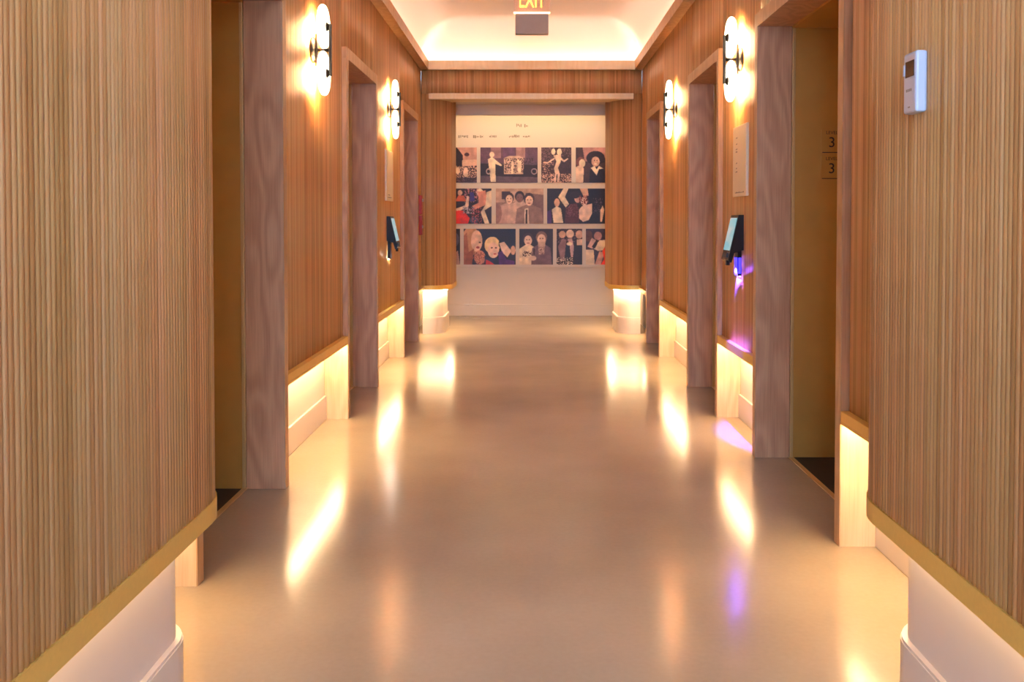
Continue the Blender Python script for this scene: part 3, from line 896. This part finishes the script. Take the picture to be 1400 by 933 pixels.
photo(605, 672, 258, 306, DK, [
    ('e', 0.36, 0.12, 0.07, 0.08, SK2), ('p', [(0.26, 0.36), (0.32, 0.2), (0.44, 0.2), (0.50, 0.36)], (216, 104, 66)), ('e', 0.76, 0.1, 0.10, 0.1, CR), ('s', 0.45, 0, 0.75, 0.4, 0.4, (190, 120, 120)),
    ('p', [(0.56, 0.1), (0.64, 0.1), (0.66, 0.36), (0.56, 0.36)], (60, 50, 120)), ('p', [(0.72, 0.1), (0.88, 0.05), (0.92, 0.45), (0.66, 0.60), (0.60, 0.50), (0.74, 0.4)], (222, 146, 120)),
    ('p', [(0.25, 0.58), (0.46, 0.48), (0.50, 0.2), (0.54, 0.22), (0.54, 0.5), (0.30, 0.68)], SK), ('p', [(0.0, 0.66), (0.42, 0.62), (0.56, 0.84), (0.52, 1), (0.0, 1)], (232, 52, 36)),
    ('s', 0.42, 0.52, 0.66, 0.72, 0.5, (190, 170, 170)), ('e', 0.64, 0.9, 0.12, 0.1, (70, 70, 84)), ('s', 0.6, 0.55, 0.8, 1, 0.3, (200, 90, 90)),
    ('p', [(0.90, 0.1), (1, 0.05), (1, 0.5), (0.86, 0.62), (0.96, 1), (0.86, 1), (0.78, 0.68), (0.88, 0.45)], CR)],
    'colourful dance photo with a bright red dress', 15)
photo(678, 743, 258, 306, (150, 118, 106), [
    ('p', [(0, 0), (1, 0), (1, 0.35), (0, 0.4)], (196, 160, 138)), ('p', [(0.12, 0.08), (0.3, 0.08), (0.3, 0.3), (0.12, 0.3)], DK2), ('p', [(0.62, 0.12), (1, 0.18), (1, 1), (0.62, 1)], (120, 92, 86))] +
    person(0.28, 0.14, 0.9, SK, DK2, (196, 160, 144)) + person(0.50, 0.10, 0.9, (124, 90, 84), DK, (214, 178, 158)) + person(0.70, 0.16, 1.0, SK, DK2, (150, 118, 108)) + [
    ('p', [(0.60, 0.58), (0.68, 0.55), (0.70, 1), (0.60, 1)], CR), ('p', [(0.63, 0.6), (0.66, 0.6), (0.66, 1), (0.62, 1)], DK), ('e', 0.02, 0.7, 0.14, 0.3, (150, 112, 104))],
    'sepia photo of three people close together, one in a tie', 16)
photo(748, 827, 258, 306, (28, 16, 18), [
    ('p', [(0.28, 0), (0.37, 0), (0.31, 0.24), (0.38, 0.44), (0.32, 0.54), (0.19, 0.24)], CR), ('e', 0.17, 0.40, 0.08, 0.12, SK2), ('p', [(0.08, 0.6), (0.16, 0.5), (0.24, 0.56), (0.28, 0.98), (0.11, 0.98)], CR),
    ('p', [(0.30, 0.98), (0.32, 0.6), (0.40, 0.44), (0.52, 0.42), (0.56, 0.98)], (84, 42, 46)), ('s', 0.32, 0.45, 0.55, 0.8, 0.25, (130, 80, 84)), ('e', 0.53, 0.28, 0.10, 0.13, PK),
    ('e', 0.48, 0.18, 0.15, 0.1, DK), ('p', [(0.56, 0), (0.70, 0), (0.72, 0.2), (0.64, 0.26)], SK2), ('e', 0.64, 0.36, 0.10, 0.13, SK), ('s', 0.55, 0.2, 0.72, 0.45, 0.45, (110, 40, 40)),
    ('p', [(0.55, 0.6), (0.60, 0.5), (0.78, 0.42), (0.78, 0.7), (0.72, 0.9), (0.62, 0.95), (0.55, 0.85)], SK), ('s', 0.8, 0.25, 0.96, 0.7, 0.2, MV), ('p', [(0.92, 0.6), (0.96, 0.48), (0.99, 0.6), (0.95, 0.95), (0.92, 0.95)], SK), ('p', [(0, 0.65), (0.07, 0.6), (0.08, 1), (0, 1)], (74, 40, 100))],
    'dark photo of dancers with one raised pale arm', 17)
photo(600, 629, 313, 362, (24, 20, 34), [('e', 0.75, 0.3, 0.12, 0.2, (80, 76, 96)), ('p', [(0.6, 0.75), (0.9, 0.6), (1, 1), (0.6, 1)], (190, 150, 140))],
    'dark photo mostly tucked behind the column, in the lowest row', 18)
photo(634, 705, 313, 362, (24, 16, 30), [
    ('e', 0.14, 0.34, 0.26, 0.40, (206, 146, 100)), ('p', [(0, 0.2), (0.06, 0.1), (0.12, 1), (0, 1)], (170, 100, 70)), ('e', 0.25, 0.34, 0.16, 0.30, (240, 196, 160)), ('p', [(0.05, 0.7), (0.2, 0.55), (0.16, 1), (0.03, 1)], (150, 84, 58)),
    ('e', 0.31, 0.80, 0.16, 0.20, (214, 140, 110)), ('s', 0.15, 0.65, 0.4, 1, 0.25, (140, 70, 50)), ('e', 0.55, 0.46, 0.22, 0.24, (246, 214, 160)), ('e', 0.57, 0.60, 0.16, 0.22, (248, 206, 178)),
    ('p', [(0.40, 0.75), (0.50, 0.82), (0.66, 0.82), (0.70, 1), (0.42, 1)], (34, 40, 70)), ('p', [(0.42, 0.85), (0.5, 0.9), (0.6, 1), (0.42, 1)], (210, 60, 66)), ('e', 0.84, 0.42, 0.24, 0.22, (20, 14, 22)),
    ('p', [(0.68, 0.40), (0.78, 0.36), (0.92, 0.62), (0.84, 0.80), (0.74, 0.66)], (248, 210, 184)), ('e', 0.95, 0.6, 0.07, 0.13, SK2), ('p', [(0.66, 0.66), (0.74, 0.62), (0.82, 0.85), (0.98, 0.9), (0.98, 1), (0.68, 1)], (84, 40, 110)),
    ('e', 0.54, 0.53, 0.03, 0.02, (90, 60, 60)), ('e', 0.62, 0.53, 0.03, 0.02, (90, 60, 60)), ('e', 0.60, 0.70, 0.04, 0.02, (190, 70, 70)), ('e', 0.31, 0.38, 0.03, 0.02, (90, 60, 50)), ('e', 0.27, 0.52, 0.05, 0.03, (160, 60, 60))],
    'colour close-up photo of fair-haired faces leaning together', 19)
photo(710, 756, 313, 362, (34, 22, 24), person(0.26, 0.14, 1.0, SK, DK2, CR, 1.0) + person(0.66, 0.10, 1.05, SK, (130, 96, 80), (116, 88, 92), 1.0) + [
    ('p', [(0.55, 0.36), (0.78, 0.36), (0.74, 0.7), (0.58, 0.72)], (214, 176, 150)), ('s', 0.58, 0.5, 0.75, 0.72, 0.3, (120, 84, 80)), ('s', 0.1, 0.62, 0.4, 0.78, 0.35, DK2), ('p', [(0.42, 0.55), (0.46, 0.55), (0.46, 0.72), (0.42, 0.72)], DK), ('e', 0.40, 0.82, 0.10, 0.07, SK)],
    'photo of a pair side by side, one in a white shirt', 20)
photo(761, 796, 313, 362, DK, [
    ('s', 0, 0, 1, 0.4, 0.25, MV), ('e', 0.22, 0.16, 0.10, 0.10, SK2), ('e', 0.52, 0.14, 0.11, 0.12, SK), ('e', 0.88, 0.16, 0.10, 0.12, SK2), ('p', [(0.05, 0.5), (0.2, 0.28), (0.38, 0.3), (0.3, 0.9), (0.16, 0.9)], (150, 110, 108)),
    ('p', [(0.42, 0.28), (0.60, 0.26), (0.68, 0.5), (0.64, 0.8), (0.56, 0.8), (0.50, 0.45)], (200, 160, 150)), ('p', [(0.38, 0.4), (0.5, 0.36), (0.56, 1), (0.36, 1)], (20, 12, 14)), ('p', [(0.78, 0.3), (1, 0.28), (1, 0.46), (0.78, 0.46)], SK), ('s', 0, 0.8, 0.65, 1, 0.35, CR), ('e', 0.5, 0.42, 0.08, 0.05, CR)],
    'narrow upright photo of a dark dancing crowd', 21)
photo(801, 842, 313, 362, (60, 48, 62), [
    ('e', 0.40, 0.2, 0.11, 0.12, (190, 140, 130)), ('e', 0.08, 0.2, 0.12, 0.16, (100, 66, 60)), ('p', [(0.05, 0.5), (0.2, 0.25), (0.34, 0.32), (0.22, 0.56)], (220, 176, 156)), ('p', [(0.25, 0.55), (0.45, 0.32), (0.72, 0.3), (0.6, 0.6), (0.4, 0.62)], (240, 214, 180)), ('p', [(0.2, 0.5), (0.36, 0.3), (0.42, 0.34), (0.3, 0.55)], DK),
    ('p', [(0, 0.58), (0.26, 0.58), (0.30, 1), (0, 1)], (240, 214, 178)), ('p', [(0.3, 1), (0.45, 0.62), (0.62, 0.66), (0.5, 1)], PK), ('p', [(0.55, 0.62), (0.68, 0.45), (1, 0.35), (1, 1), (0.5, 1), (0.6, 0.85)], (236, 62, 44)), ('s', 0.6, 0, 1, 0.3, 0.3, DK)],
    'photo of seated figures with red cloth at the lowest row end', 22)
